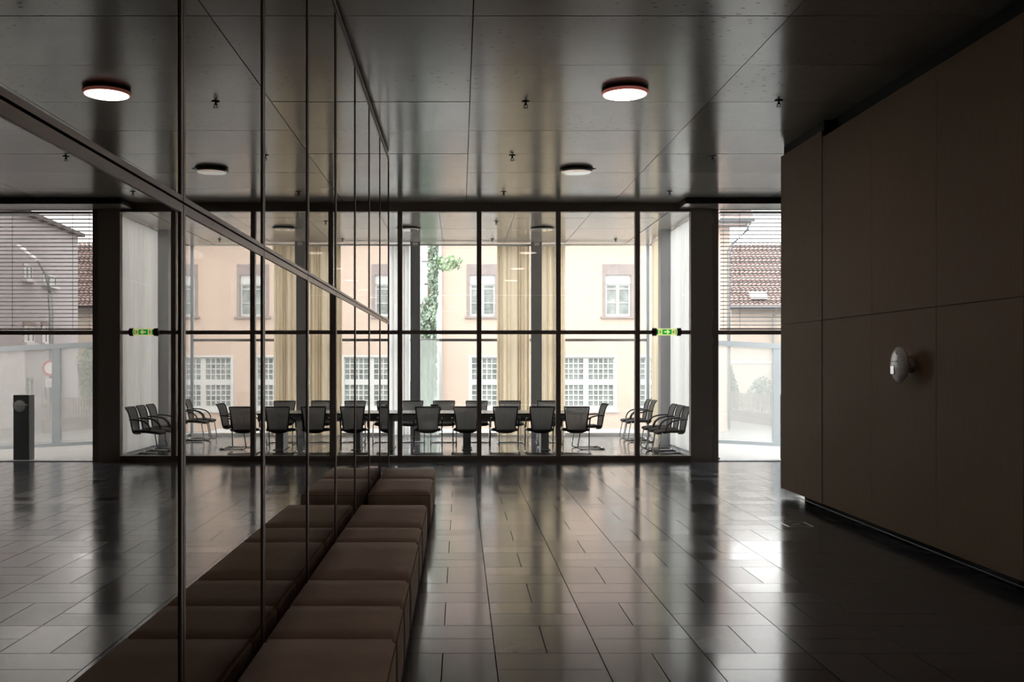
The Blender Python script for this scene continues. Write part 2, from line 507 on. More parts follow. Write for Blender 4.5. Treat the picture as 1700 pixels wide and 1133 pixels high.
# ---- veneer wall on the right
wall_right = obj('wall_right', B((XW + 0.024, 4.75, -6.0, 12.40, 0.11, 4.17)), M['black'])
tag(wall_right, kind='structure', label='wall clad in tall brown veneer panels')
obj('plinth', B((4.22, 4.70, -6.0, 12.10, 0.0, 0.112)), M['black'], wall_right)
obj('shadow_gap', B((4.16, 4.70, -6.0, 11.02, 4.17, HC), (XW + .024, 4.70, 11.03, 12.40, 4.17, HC), (4.16, 4.70, 11.0, 12.42, 4.26, HC)), M['black'], wall_right)
YJ = [12.43, 11.02, 9.70, 8.385, 7.09, 5.78, 4.47, 3.16, 1.85, 0.54, -0.77, -2.08, -3.39, -4.7, -6.0]
for n, (a, b) in enumerate(zip(YJ, YJ[1:])):
    top = 4.265 if n == 0 else 4.19
    dx = 0.0 if n != 0 else -0.006
    for z0, z1 in ((0.10, 2.145), (2.151, top)):
        me = mesh_from(B((XW + dx, XW + 0.022, b + .003, a - .003, z0, z1)), 'wood_panel')
        set_rnd(me, random.random())
        link('wood_panel', me, M['wood'], wall_right)
for z0, z1 in ((0.10, 2.145), (2.151, 4.265)):
    me = mesh_from(B((XW + 0.024, 4.75, 12.405, 12.43, z0, z1)), 'wood_panel')
    set_rnd(me, 0.5); link('wood_panel', me, M['wood'], wall_right)

# ---- remaining shell
tag(obj('wall_rear', B((-2.0, 9.0, -6.25, -6.0, 0, HC)), M['wallgrey']), kind='structure')
tag(obj('wall_side', B((9.0, 9.25, -6.0, YG + .2, -0.25, HC)), M['wallgrey']), kind='structure')
tag(obj('wall_front', B((7.2, 9.0, YG - .05, YG + .2, 0, HC)), M['wallgrey']), kind='structure')
tag(obj('wall_far_left', B((XL - .25, XL, 12.8, YF + .1, -0.25, HC)), M['wallwhite']), kind='structure')
tag(obj('wall_return', B((XL, XM - 0.9, 12.6, 12.8, 0, HC)), M['wallgrey']), kind='structure')

# ---- glazed partition between lobby and meeting room
w1 = tag(empty('window_1'), kind='structure', label='glazed partition with slim dark mullions')
MX = [-1.024 + 1.345 * k for k in range(-2, 4)]
edges = [XL] + MX + [3.91]
obj('header', B((XL, 3.91, YG - .05, YG + .07, 4.24, HC)), M['bronze'], w1)
obj('sill', B((XL, 4.28, YG - .05, YG + .07, 0, 0.095)), M['bronze'], w1)
for x in MX:
    obj('mullion', B((x - .04, x + .04, YG - .04, YG + .07, 0.095, 4.24)), M['bronze'], w1)
for a, b in zip(edges, edges[1:]):
    x0 = a + (.04 if a != XL else 0); x1 = b - (.04 if b != 3.91 else 0)
    obj('transom', B((x0, x1, YG - .03, YG + .06, 2.16, 2.225)), M['bronze'], w1)
    obj('pane', B((x0, x1, YG - .006, YG + .006, 0.095, 2.16)), M['glass'], w1)
    obj('pane', B((x0, x1, YG - .006, YG + .006, 2.225, 4.24)), M['glass'], w1)
# pier and the glazed bay to its right
tag(obj('pier', B((3.91, 4.275, YG - .06, YG + .075, 0, HC)), M['pier']), kind='structure', label='dark steel pier between the glazed partition and the outer window')
w2 = tag(empty('window_2'), kind='structure', label='tall outer window with a dark frame')
BX0, BX1 = 4.385, 7.12
obj('jamb', B((4.29, BX0, YG - .03, YG + .12, 0, HC)), M['bronze'], w2)
obj('jamb', B((BX1, 7.2, YG - .03, YG + .12, 0, HC)), M['bronze'], w2)
obj('transom', B((BX0, BX1, YG - .03, YG + .08, 2.155, 2.225)), M['bronze'], w2)
obj('sill', B((BX0, BX1, YG - .03, YG + .10, -0.01, 0.012)), M['rail_grey'], w2)
obj('pane', B((BX0, BX1, YG, YG + .012, 0.012, 2.155)), M['glass'], w2)
obj('pane', B((BX0, BX1, YG, YG + .012, 2.225, 4.29)), M['glass'], w2)
for z in (0.55, 2.05, 2.5, 4.1):
    obj('hinge', T([(4.282, YG - .055, z - .06), (4.282, YG - .055, z + .06)], 0.010), M['steel'], w2)
soffit = tag(obj('bulkhead', B((3.70, 9.0, 16.2, YG + .15, 4.29, HC)), M['concrete_back']), kind='structure', label='lowered bulkhead above the outer window')
me = mesh_from(B((3.70, 5.06, 16.2, YG + .13, 4.284, 4.289)), 'bulkhead_panel'); set_rnd(me, .5); link('bulkhead_panel', me, M['concrete'], soffit)
me = mesh_from(B((5.066, 8.99, 16.2, YG + .13, 4.284, 4.289)), 'bulkhead_panel'); set_rnd(me, .6); link('bulkhead_panel', me, M['concrete'], soffit)

# ---- façade of the meeting room and its side glazing
w3 = tag(empty('window_3'), kind='structure', label='meeting room glass front towards the street')
FX = [XL, -3.74, -1.01, 1.72, 4.33]
for a, b in zip(FX, FX[1:]):
    obj('pane', B((a + .03, b - .03, YF - .008, YF + .008, 0.06, 2.17)), M['glass'], w3)
    obj('pane', B((a + .03, b - .03, YF - .008, YF + .008, 2.23, HC)), M['glass'], w3)
    obj('transom', B((a + .03, b - .03, YF - .03, YF + .05, 2.17, 2.23)), M['column'], w3)
for x in FX:
    obj('mullion', B((x - .03, x + .03, YF - .04, YF + .06, 0.0, HC)), M['rail_grey'], w3)
obj('sill', B((XL, 4.33, YF - .06, YF + .10, -0.05, 0.06)), M['white_plastic'], w3)
w4 = tag(empty('window_4'), kind='structure', label='side glazing of the meeting room')
obj('pane', B((4.39, 4.40, YG + .125, 20.0, 0.05, HC)), M['glass'], w4)
obj('pane', B((4.39, 4.40, 20.06, YF - .04, 0.05, HC)), M['glass'], w4)
obj('mullion', B((4.36, 4.43, 20.0, 20.06, 0, HC)), M['rail_grey'], w4)
obj('sill', B((4.36, 4.45, YG + .125, YF, -0.05, 0.05)), M['rail_grey'], w4)
for k, (x0, x1, y0, y1) in enumerate(((-3.85, -3.63, 22.15, 22.4), (-1.12, -0.90, 22.15, 22.4), (1.60, 1.83, 22.15, 22.4), (4.07, 4.28, 20.05, 20.30))):
    tag(obj('column', B((x0, x1, y0, y1, 0, HC)), M['column']), kind='structure', label='slender grey column of the meeting room')

# ---- outside ground
tag(obj('ground', B((-60, 80, 26.0, 140, -1.3, -0.9)), M['street']), kind='structure', label='pale street outside')
tag(obj('pavement', B((-60, 4.5, YF + .10, 26.0, -1.2, -0.06)), M['pave']), kind='structure', label='pale paving outside the meeting room')
bm = bmesh.new()
def ter(x, y): return -0.012 - (0.02 + 0.05 * (x - 5.5)) * (y - 16.92) / 4.1
vs = []
for y in (16.92, 21.3):
    for x in (4.46, 14.0): vs.append((x, y, ter(x, y)))
tv = [bm.verts.new(p) for p in vs] + [bm.verts.new((p[0], p[1], -1.2)) for p in vs]
for q in ((0, 1, 3, 2), (4, 6, 7, 5), (0, 4, 5, 1), (1, 5, 7, 3), (3, 7, 6, 2), (2, 6, 4, 0)):
    bm.faces.new([tv[i] for i in q])
tag(obj('terrace_ground', bm, M['pave']), kind='structure', label='white sloping terrace behind the outer window')
tag(obj('street_ground', B((4.5, 80, 21.5, 26.0, -1.3, -0.9)), M['street']), kind='structure')

# ------------------------------------------------------------------ benches along the mirror
def bench(y0, y1, label):
    y0 += .008; y1 -= .008
    t = thing('bench_module', label, 'bench', (-0.60, (y0 + y1) / 2, 0), 0, 'upholstered bench modules along the mirror')
    L = (y1 - y0) / 2
    bm = B((-.30, .30, -L, L, 0.03, 0.40))
    bmesh.ops.subdivide_edges(bm, edges=bm.edges[:], cuts=3, use_grid_fill=True)
    for v in bm.verts:
        if v.co.z > .399:
            v.co.z += 0.008 * (1 - (v.co.x / .30) ** 2) * (1 - (v.co.y / L) ** 2) - 0.002
        if 0.05 < v.co.z < .38 and abs(v.co.x) > .299:
            v.co.x *= 1.012
    ed = [e for e in bm.edges if e.is_boundary or (len(e.link_faces) == 2 and e.calc_face_angle(0) > 1.0)]
    bmesh.ops.bevel(bm, geom=ed, offset=0.016, segments=3, affect='EDGES')
    obj('cushion', bm, M['fabric'], t, smooth=True)
    z = 0.372; r = .304
    p = [(-.3, -L - .001, z), (.3, -L - .001, z), (r, -L + .01, z), (r, L - .01, z), (.3, L + .001, z), (-.3, L + .001, z)]
    obj('piping', T(p, 0.0035, 6), M['seam'], t)
    obj('seam', T([(r, -L + .02, .37), (r + .003, -L + .02, .2), (r, -L + .02, .05)], 0.0025, 6), M['seam'], t)
    obj('plinth', B((-.26, .27, -L + .03, L - .03, 0, .032)), M['black'], t)
bench(3.37, 4.571, 'long brown upholstered bench block at the near end of the mirror wall')
bench(4.571, 5.19, 'short brown bench block, second along the mirror from the near end')
bench(5.19, 5.80, 'short brown bench block, third along the mirror from the near end')
bench(5.80, 7.03, 'long brown bench block in the middle of the row, between two short pairs')
bench(7.03, 7.65, 'short brown bench block second from the gap in the row')
bench(7.65, 8.86, 'long brown bench block that ends the near row at the gap')
bench(9.66, 10.86, 'long brown bench block just past the gap, with a dark end face')
bench(10.86, 12.0, 'long brown bench block at the far end of the mirror wall')

# ------------------------------------------------------------------ ceiling lamps and sprinklers
def ceiling_lamp(x, y, lit, label):
    t = thing('ceiling_lamp', label, 'ceiling lamp', (x, y, HC), 0, 'round ceiling lamps')
    obj('lamp_body', lathe([(0, 0), (.195, 0), (.198, -.006), (.228, -.012), (.235, -.022), (.231, -.030), (.215, -.031), (0, -.031)], 40), M['lamp_rim'], t, smooth=False)
    if lit:
        obj('glow_ring', lathe([(.216, -.029), (.230, -.031), (.228, -.050), (.214, -.060), (.210, -.029)], 40), M['red_ring'], t, smooth=True)
        obj('diffuser', lathe([(.211, -.046), (.211, -.060), (.19, -.067), (.1, -.070), (0, -.071)], 40), M['lamp_glow'], t, smooth=True)
    else:
        obj('diffuser', lathe([(.215, -.029), (.216, -.044), (.210, -.050), (.202, -.052), (0, -.0525)], 40), M['lamp_off'], t, smooth=False)
        obj('bracket', B((.22, .27, -.02, .02, -.008, 0)), M['lamp_rim'], t)
ceiling_lamp(1.63, 9.78, True, 'glowing round ceiling lamp with a rosy rim')
ceiling_lamp(1.62, 13.8, False, 'unlit round ceiling lamp on the lobby ceiling near the glass partition')
ceiling_lamp(-1.05, 19.8, False, 'unlit round meeting room lamp before the left grey column')
ceiling_lamp(1.64, 19.8, False, 'unlit round meeting room lamp before the right grey column')
ceiling_lamp(1.63, 5.8, True, 'lit round lamp overhead, seen only as the middle reflection in the partition glass')
ceiling_lamp(1.63, 1.8, True, 'lit round lamp overhead, seen only as the lowest reflection in the partition glass')

def sprinkler(x, y, label):
    t = thing('sprinkler', label, 'sprinkler', (x, y, HC), 0, 'ceiling sprinklers')
    obj('rosette', lathe([(0, 0), (.045, 0), (.040, -.008), (.018, -.012), (0, -.012)], 16), M['lamp_rim'], t, smooth=True)
    bm = T([(0, 0, -.01), (0, 0, -.045)], .011, 8)
    tube(bm, [(.012, 0, -.03), (.02, 0, -.05), (.004, 0, -.068)], .004, 6)
    tube(bm, [(-.012, 0, -.03), (-.02, 0, -.05), (-.004, 0, -.068)], .004, 6)
    obj('nozzle', bm, M['lamp_rim'], t)
    obj('deflector', lathe([(0, -.066), (.028, -.068), (.028, -.071), (0, -.071)], 12), M['lamp_rim'], t)
sprinkler(.68, 10.24, 'ceiling sprinkler just left of the glowing lamp')
sprinkler(.68, 12.9, 'ceiling sprinkler left of the unlit lobby lamp, farther out than its level')
sprinkler(.69, 15.64, 'ceiling sprinkler close to the partition header, left of the unlit lobby lamp')
sprinkler(3.29, 10.2, 'ceiling sprinkler nearest the veneer wall top')
sprinkler(3.31, 12.95, 'ceiling sprinkler beyond the end of the veneer wall')
sprinkler(3.31, 15.6, 'ceiling sprinkler beside the lowered bulkhead')
sprinkler(.69, 18.9, 'meeting room sprinkler nearer the partition, between the two lamps')
sprinkler(.70, 21.6, 'meeting room sprinkler nearer the street glass, between the two lamps')
sprinkler(3.4, 21.6, 'meeting room sprinkler above the row of side chairs')

# ------------------------------------------------------------------ round fixture, floor box, metal track
t = thing('wall_fixture', 'round white dome fixture on a short stem on the veneer wall', 'wall fixture', (XW, 8.85, 1.655), 0)
obj('stem', lathe([(0, 0), (.075, 0), (.072, -.055), (.060, -.085), (0, -.085)], 28, 'X'), M['white_plastic'], t, smooth=True)
obj('dome', lathe([(0, -.080), (.12, -.082), (.158, -.092), (.165, -.104), (.160, -.116), (.13, -.132), (.07, -.144), (0, -.148)], 40, 'X'), M['white_plastic'], t, smooth=True)
obj('seam_line', T([(-.1475, -.06, .03), (-.1485, 0, .03), (-.1475, .06, .03), (-.136, .12, .03)], .0028, 6), M['lamp_rim'], t)
obj('reflection_plate', rbox(-.1500, -.1420, .015, .085, -.085, -.010, .003, 2), M['steel'], t)  # raised steel plate stands in for a window-like reflection on the dome
obj('indicator', T([(-.138, -.02, .10), (-.146, -.02, .10)], .006, 8), M['lamp_rim'], t)

t = thing('floor_box', 'square floor outlet cover with a bright metal frame in the dark floor', 'floor box', (3.475, 10.21, 0), 0)
obj('frame', B((-.13, .13, -.15, -.142, -.004, .003), (-.13, .13, .142, .15, -.004, .003), (-.13, -.118, -.142, .142, -.004, .003), (.118, .13, -.142, .142, -.004, .003)), M['steel'], t)
obj('lid', B((-.117, .117, -.141, .141, -.004, .001)), M['floor'], t)
obj('handle', rbox(-.04, .04, -.012, .012, .0005, .003, .001, 1), M['steel'], t)
tag(obj('floor_track', B((4.185, 4.194, -6.0, 12.35, 0.0, 0.004)), M['track']), 'thin metal floor track along the foot of the veneer wall', 'track')

# ------------------------------------------------------------------ exit sign tube on the transom
t = thing('exit_sign', 'tubular green emergency exit sign with a right-pointing arrow on the transom', 'exit sign', (3.485, YG - .115, 2.195), 0)
obj('tube', lathe([(0, -.175), (.058, -.175), (.058, .175), (0, .175)], 32, 'X'), M['exit_pale'], t, smooth=False)
def sleeve(x0, x1, r, m, nm, a0=-PI, a1=PI, n=24):
    bm = bmesh.new(); rows = []
    for x in (x0, x1):
        rows.append([bm.verts.new((x, -r * math.cos(a0 + (a1 - a0) * k / n), r * math.sin(a0 + (a1 - a0) * k / n))) for k in range(n + 1)])
    for k in range(n): bm.faces.new((rows[0][k], rows[1][k], rows[1][k + 1], rows[0][k + 1]))
    return obj(nm, bm, m, t, smooth=True)
sleeve(-.082, .075, .0592, M['exit_green'], 'green_field', -.80, .80)
sleeve(-.168, -.150, .0592, M['exit_green'], 'green_field', -.80, .80)
sleeve(.140, .158, .0592, M['exit_green'], 'green_field', -.80, .80)
for x0, x1, s in ((-.178, -.168, .062), (.168, .178, .062)):
    sleeve(x0, x1, s, M['champagne'], 'band')
obj('arrow', poly_prism([(-.052, -.012), (.0, -.012), (-.012, -.034), (.014, -.034), (.046, 0), (.014, .034), (-.012, .034), (.0, .012), (-.052, .012)], .004, y=-.0585), M['exit_pale'], t)
for x in (-.116, .108):
    bm = poly_prism([(x - .004, .022), (x + .008, .022), (x + .012, .032), (x + .004, .038), (x - .004, .032)], .004, y=-.057)
    b2 = poly_prism([(x - .022, .016), (x + .004, .020), (x + .022, .004), (x + .016, -.002), (x + .004, .008), (x + .006, -.010), (x + .020, -.020), (x + .014, -.034), (x + .006, -.022), (x - .008, -.014), (x - .014, -.034), (x - .022, -.034), (x - .016, -.006), (x - .008, .008), (x - .024, .008)], .004, y=-.0575)
    me2 = mesh_from(b2, 'tmp'); bm.from_mesh(me2)
    obj('running_figure', bm, M['exit_fig'], t)
for s in (-1, 1):
    obj('end_cap', lathe([(0, s * .176), (.066, s * .176), (.070, s * .19), (.066, s * .204), (.050, s * .207), (.066, s * .211), (.072, s * .224), (.064, s * .240), (.035, s * .252), (0, s * .254)], 28, 'X'), M['exit_cap'], t, smooth=True)
    obj('bracket', B((s * .19 - .012, s * .19 + .012, .05, .09, -.02, .02)), M['bronze'], t)

# ------------------------------------------------------------------ meeting room: table, phone, chairs
t = thing('conference_table', 'long grey conference table with dark edge and panel legs', 'table', (-0.5, 19.25, 0), 0)
TX = 2.68
obj('tabletop', rbox(-TX, TX, -.62, .62, .695, .72, .004, 1), M['tabletop'], t)
obj('edge_band', B((-TX - .003, TX + .003, -.623, -.619, .694, .717), (-TX - .003, TX + .003, .619, .623, .694, .717), (-TX - .003, -TX + .001, -.62, .62, .694, .717), (TX - .001, TX + .003, -.62, .62, .694, .717)), M['table_edge'], t)
obj('apron', B((-TX + .15, TX - .15, -.30, -.27, .55, .695), (-TX + .15, TX - .15, .27, .30, .55, .695)), M['table_leg'], t)
for x in (-2.35, -.87, .63, 2.13):
    obj('leg', B((x - .075, x + .075, -.25, .25, .012, .695)), M['table_leg'], t)
    obj('foot', rbox(x - .10, x + .10, -.40, .40, 0, .014, .004, 1), M['table_leg'], t)

t = thing('desk_phone', 'small black desk phone on the conference table', 'phone', (-0.50, 19.05, .72), 0.2)
bm = poly_prism([(-.07, 0), (-.07, .02), (.07, .075), (.085, .07), (.085, 0)], .20, y=.10)
bm.transform(Matrix.Rotation(PI / 2, 4, 'Z'))
obj('body', bm, M['chair_black'], t)
obj('screen', B((-.06, .09, .05, .066, .07, .15)), M['chair_black'], t)
bm = T([(.11, -.08, .045), (.115, -.05, .085), (.115, .03, .105), (.11, .07, .075)], .017, 8)
obj('handset', bm, M['chair_black'], t)

def make_chair():
    t = empty('conference_chair')
    # seat
    bm = B((-.235, .235, -.21, .26, .405, .45))
    bmesh.ops.subdivide_edges(bm, edges=bm.edges[:], cuts=3, use_grid_fill=True)
    for v in bm.verts:
        f = (v.co.y + .21) / .47
        if f > .8: v.co.z -= .03 * ((f - .8) / .2) ** 2
        v.co.z += .012 * (v.co.x / .235) ** 2
    ed = [e for e in bm.edges if len(e.link_faces) == 2 and e.calc_face_angle(0) > 1.0]
    bmesh.ops.bevel(bm, geom=ed, offset=.014, segments=2, affect='EDGES')
    obj('seat', bm, M['chair_seat'], t, smooth=True)
    # backrest: a bent shell, narrower and rounded at its foot
    prof = [(.375, -.160, .07), (.385, -.190, .12), (.405, -.210, .155), (.45, -.228, .176), (.55, -.245, .190), (.65, -.258, .201), (.74, -.278, .210), (.81, -.302, .218), (.85, -.325, .224), (.868, -.345, .222)]
    nx = 8
    def shell(sc, off, k0, k1, th):
        bm = bmesh.new(); F = []; K = []
        for (z, y, w) in prof[k0:k1]:
            ra = []; rb = []
            for i in range(nx + 1):
                u = -1 + 2 * i / nx
                x = u * w * sc
                yy = y - .035 * (1 - u * u) + off
                ra.append(bm.verts.new((x, yy, z))); rb.append(bm.verts.new((x, yy - th, z)))
            F.append(ra); K.append(rb)
        n = len(F)
        for j in range(n - 1):
            for i in range(nx):
                bm.faces.new((F[j][i], F[j][i + 1], F[j + 1][i + 1], F[j + 1][i]))
                bm.faces.new((K[j][i], K[j + 1][i], K[j + 1][i + 1], K[j][i + 1]))
            bm.faces.new((F[j][0], F[j + 1][0], K[j + 1][0], K[j][0]))
            bm.faces.new((F[j][nx], K[j][nx], K[j + 1][nx], F[j + 1][nx]))
        for i in range(nx):
            bm.faces.new((F[0][i], K[0][i], K[0][i + 1], F[0][i + 1]))
            bm.faces.new((F[-1][i], F[-1][i + 1], K[-1][i + 1], K[-1][i]))
        return bm
    back = obj('backrest', shell(.93, 0, 3, 10, .006), M['chair_mesh'], t, smooth=False)
    obj('back_shell', shell(1.0, .006, 0, 4, .022), M['chair_black'], t, smooth=True)
    rim = [(s * prof[k][2], prof[k][1], prof[k][0]) for s, ks in ((-1, range(2, 10)), (1, range(9, 1, -1))) for k in ks]
    left = rim[:8]; right = rim[8:]
    toprow = [(u * .222, -.345 - .035 * (1 - u * u), .868) for u in (-.75, -.5, -.25, 0, .25, .5, .75)]
    obj('back_frame', T(left + toprow + right, .013, 8), M['chair_black'], back, smooth=True)
    # tube frame: floor runners, front legs, cross bars
    for s in (-1, 1):
        x = s * .262
        obj('leg', T([(x, -.26, .014), (x, .20, .014), (x, .245, .022), (x, .262, .05), (x, .255, .12), (x, .205, .40), (x * .9, .17, .418)], .0125, 8), M['chrome'], t, smooth=True)
        obj('armrest', T([(x * .98, .12, .415), (x * 1.0, .125, .48), (x, .09, .56), (x, .02, .618), (x, -.08, .648), (x, -.20, .658), (x * .84, -.268, .655)], .0145, 8), M['chair_black'], t, smooth=True)
        obj('glide', rbox(x - .016, x + .016, .17, .21, 0, .012, .003, 1), M['chair_black'], t)
        obj('glide', rbox(x - .016, x + .016, -.22, -.18, 0, .012, .003, 1), M['chair_black'], t)
    obj('crossbar', T([(-.262, -.26, .014), (.262, -.26, .014)], .0125, 8), M['chrome'], t, smooth=True)
    obj('crossbar', T([(-.236, .17, .405), (.236, .17, .405)], .011, 8), M['chrome'], t, smooth=True)
    return t
proto = make_chair()
first = [True]
def chair(x, y, rz, label, group):
    o = proto if first[0] else copy_tree(proto)
    first[0] = False
    o.location = (x, y, 0); o.rotation_euler = (0, 0, rz)
    tag(o, label, 'chair', group)
ng = 'chairs on the lobby side of the table'
nl = ['chair on the lobby side of the table, in front of the desk phone',
      'chair on the lobby side, right of the one before the phone',
      'chair on the lobby side, middle of five',
      'chair on the lobby side, before the column between beige curtains',
      'chair on the lobby side beside the sideways end chair']
for x, r, l in zip((-.60, .12, .83, 1.49, 2.15), (.02, -.03, .0, .02, -.06), nl):
    chair(x, 18.36, r, 'black mesh-back ' + l, ng)
fg = 'chairs on the street side of the table'
fl = ['chair across the table in front of the left grey column', 'chair across the table behind the desk phone',
      'chair across the table below the first gridded house window', 'chair across the table before the left beige curtain',
      'chair across the table in front of the right grey column']
for x, r, l in zip((-1.0, -.34, .34, 1.05, 1.84), (.02, .0, -.02, .03, .0), fl):
    chair(x, 20.42, PI + r, 'black mesh-back ' + l, fg)
chair(2.50, 19.30, PI / 2 + .1, 'black cantilever chair at the head of the table, seen from the side', 'chair at the head of the table')
sg = 'chairs lined up along the side curtain'
for y, l in ((17.92, 'closest to the glass partition'), (18.50, 'middle of the row of three'), (19.08, 'third from the partition, touching the column'),
             (21.05, 'just past the column'), (21.65, 'last one by the street glass')):
    chair(3.80, y, PI / 2 + random.uniform(-.03, .03), 'black chair by the side curtain, ' + l, sg)

# ------------------------------------------------------------------ curtains
def curtain(name, p0, p1, z0, z1, folds, amp, m, label, group=None, seed=1):
    rnd = random.Random(seed)
    p0 = Vector((*p0, 0)); p1 = Vector((*p1, 0))
    d = p1 - p0; L = d.length; d = d / L; nrm = Vector((-d.y, d.x, 0))
    n = folds * 8
    t = thing(name, label, 'curtain', tuple((p0 + p1) / 2), 0, group)
    bm = bmesh.new(); rows = []
    zs = [z0, z0 + (z1 - z0) * .3, z0 + (z1 - z0) * .6, z1 - .12, z1]
    ph = [rnd.uniform(-.8, .8) for _ in range(folds + 1)]
    mid = (p0 + p1) / 2
    for zi, z in enumerate(zs):
        row = []
        for k in range(n + 1):
            u = k / n
            f = folds * (u + .045 * math.sin(2 * PI * u * 1.3 + seed) + .03 * math.sin(2 * PI * u * 3.1 + 2 * seed))
            a = amp * (1.0 - .35 * (zi / 4)) * (0.75 + .25 * math.sin(ph[int(max(0, min(f, folds - 1)))] * 5))
            off = a * math.sin(2 * PI * f + ph[int(max(0, min(f, folds - 1)))] * .4 * math.sin(PI * (f % 1)) + (4 - zi) * .05)
            q = p0 + d * (u * L + .25 * a * math.sin(4 * PI * f)) + nrm * off - mid
            row.append(bm.verts.new((q.x, q.y, z)))
        rows.append(row)
    for a, b in zip(rows, rows[1:]):
        for k in range(n): bm.faces.new((a[k], a[k + 1], b[k + 1], b[k]))
    obj('cloth', bm, m, t, smooth=True)
    a = p0 - mid; b = p1 - mid
    obj('header_tape', T([(a.x, a.y, z1 + .012), (b.x, b.y, z1 + .012)], .014, 8), M['white_plastic'], t)
cg = 'curtains of the meeting room'
ZT = 4.33
curtain('curtain', (4.27, 17.0), (4.27, 19.95), .03, ZT, 19, .045, M['curtain_white'], 'white full-height curtain along the side glazing next to the row of three chairs', cg, 3)
curtain('curtain', (4.27, 20.45), (4.27, 22.0), .03, ZT, 10, .04, M['curtain_tan'], 'beige curtain beyond the side column, behind the pair of chairs', cg, 4)
curtain('curtain', (-1.80, 22.5), (-1.14, 22.5), .03, ZT, 6, .05, M['curtain_white'], 'bright white curtain left of the left grey column', cg, 5)
curtain('curtain', (.84, 22.5), (1.59, 22.5), .03, ZT, 8, .05, M['curtain_tan'], 'gathered beige curtain left of the right grey column', cg, 6)
curtain('curtain', (1.84, 22.5), (2.40, 22.5), .03, ZT, 6, .05, M['curtain_tan'], 'gathered beige curtain right of the right grey column', cg, 7)
curtain('sheer_curtain', (-.93, 22.55), (-.47, 22.55), .03, 2.20, 4, .04, M['sheer'], 'sheer pale green half-height curtain below the transom beside the ivy', cg, 8)
t = thing('curtain_rail', 'white tubular curtain rail under the ceiling along the street glass', 'curtain rail', (0, 22.30, 4.335), 0)
obj('rail', T([(XL + .05, 0, 0), (4.06, 0, 0)], .02, 10), M['white_plastic'], t, smooth=True)
for x in (-1.01, 1.715):
    obj('rail_bracket', rbox(x - .06, x + .06, -.16, .02, -.03, .05, .01, 1), M['white_plastic'], t)

# ------------------------------------------------------------------ blind outside the bay window
t = thing('venetian_blind', 'grey slatted exterior blind with open slats in the upper outer window', 'blind', (5.78, 17.04, 0), 0)
bm = bmesh.new(); secs = []
for x in (-1.29, 1.29):
    ring = []
    for k in range(5):
        u = -1 + k / 2
        ring.append((x, u * .040, .006 * (1 - u * u)))
    for k in range(4, -1, -1):
        u = -1 + k / 2
        ring.append((x, u * .040, .006 * (1 - u * u) - .002))
    secs.append([bm.verts.new(p) for p in ring])
for k in range(10): bm.faces.new((secs[0][k], secs[0][(k + 1) % 10], secs[1][(k + 1) % 10], secs[1][k]))
bm.faces.new(secs[0]); bm.faces.new(secs[1][::-1])
sme = mesh_from(bm, 'slat'); sme.materials.append(M['slat'])
nsl = 29; zs0 = 2.325; dz = (4.225 - zs0) / (nsl - 1)
for k in range(nsl):
    link('slat', sme, None, t, (0, 0, zs0 + dz * k), (-0.13 + random.uniform(-.01, .01), 0, random.uniform(-.001, .001)))
obj('bottom_rail', rbox(-1.30, 1.30, -.04, .04, 2.245, 2.27, .004, 1), M['bronze'], t)
obj('headrail', B((-1.31, 1.31, -.05, .05, 4.25, 4.285)), M['slat'], t)
for x in (-.97, .07, 1.0):
    obj('ladder_cord', T([(x, -.042, 2.26), (x, -.042, 4.26)], .0035, 6), M['bronze'], t)
obj('guide_wire', T([(-1.24, 0, 2.24), (-1.24, 0, 4.26)], .004, 6), M['bronze'], t)
obj('guide_wire', T([(1.24, 0, 2.24), (1.24, 0, 4.26)], .004, 6), M['bronze'], t)

# ------------------------------------------------------------------ door pillar
t = thing('entry_pillar', 'dark slim door-opener pillar with a round silver dial outside the outer window', 'pillar', (5.75, 17.22, ter(5.75, 17.2)), 0)
obj('post', rbox(-.138, .138, -.11, .11, 0, 1.135, .006, 1), M['pillar'], t)
obj('dial', lathe([(0, .110), (.100, .110), (.098, .124), (.085, .142), (.06, .156), (.03, .163), (0, .165)], 32, 'Y'), M['sign_white'], t, (.022, 0, .945)).rotation_euler = (0, 0, PI)
obj('dial_rim', lathe([(.098, .112), (.112, .112), (.112, .132), (.100, .132), (.098, .112)], 32, 'Y'), M['steel'], t, (.022, 0, .945), (0, 0, PI))
obj('pointer', rbox(-.14, .06, -.175, -.160, .955, .972, .003, 1), M['white_plastic'], t)

# ------------------------------------------------------------------ glass windbreak at the terrace edge
YR = 21.1
def zr(x): return -.02 - .05 * (x - 5.5)
def sloped(x0, x1, y0, y1, a, b):
    bm = bmesh.new()
    v = [bm.verts.new(p) for p in ((x0, y0, zr(x0) + a), (x1, y0, zr(x1) + a), (x1, y1, zr(x1) + a), (x0, y1, zr(x0) + a),
                                   (x0, y0, zr(x0) + b), (x1, y0, zr(x1) + b), (x1, y1, zr(x1) + b), (x0, y1, zr(x0) + b))]
    for q in ((0, 3, 2, 1), (4, 5, 6, 7), (0, 1, 5, 4), (1, 2, 6, 5), (2, 3, 7, 6), (3, 0, 4, 7)): bm.faces.new([v[i] for i in q])
    return bm
t = thing('glass_windbreak', 'tall fritted glass windbreak with pale grey metal posts at the terrace edge', 'windbreak', (0, YR, 0), 0)
obj('top_rail', sloped(4.6, 12.0, -.06, .06, 2.06, 2.17), M['rail_grey'], t)
obj('bottom_rail', sloped(4.6, 12.0, -.06, .06, -.10, .055), M['rail_grey'], t)
PX = [4.66, 6.76, 9.1, 11.5]
for x in PX:
    obj('post', B((x - .085, x + .085, -.05, .05, zr(x) - .05, zr(x) + 2.07)), M['rail_grey'], t)
for a, b in zip(PX, PX[1:]):
    obj('glass_panel', sloped(a + .085, b - .085, -.008, .008, .085, 2.06), M['frit'], t)

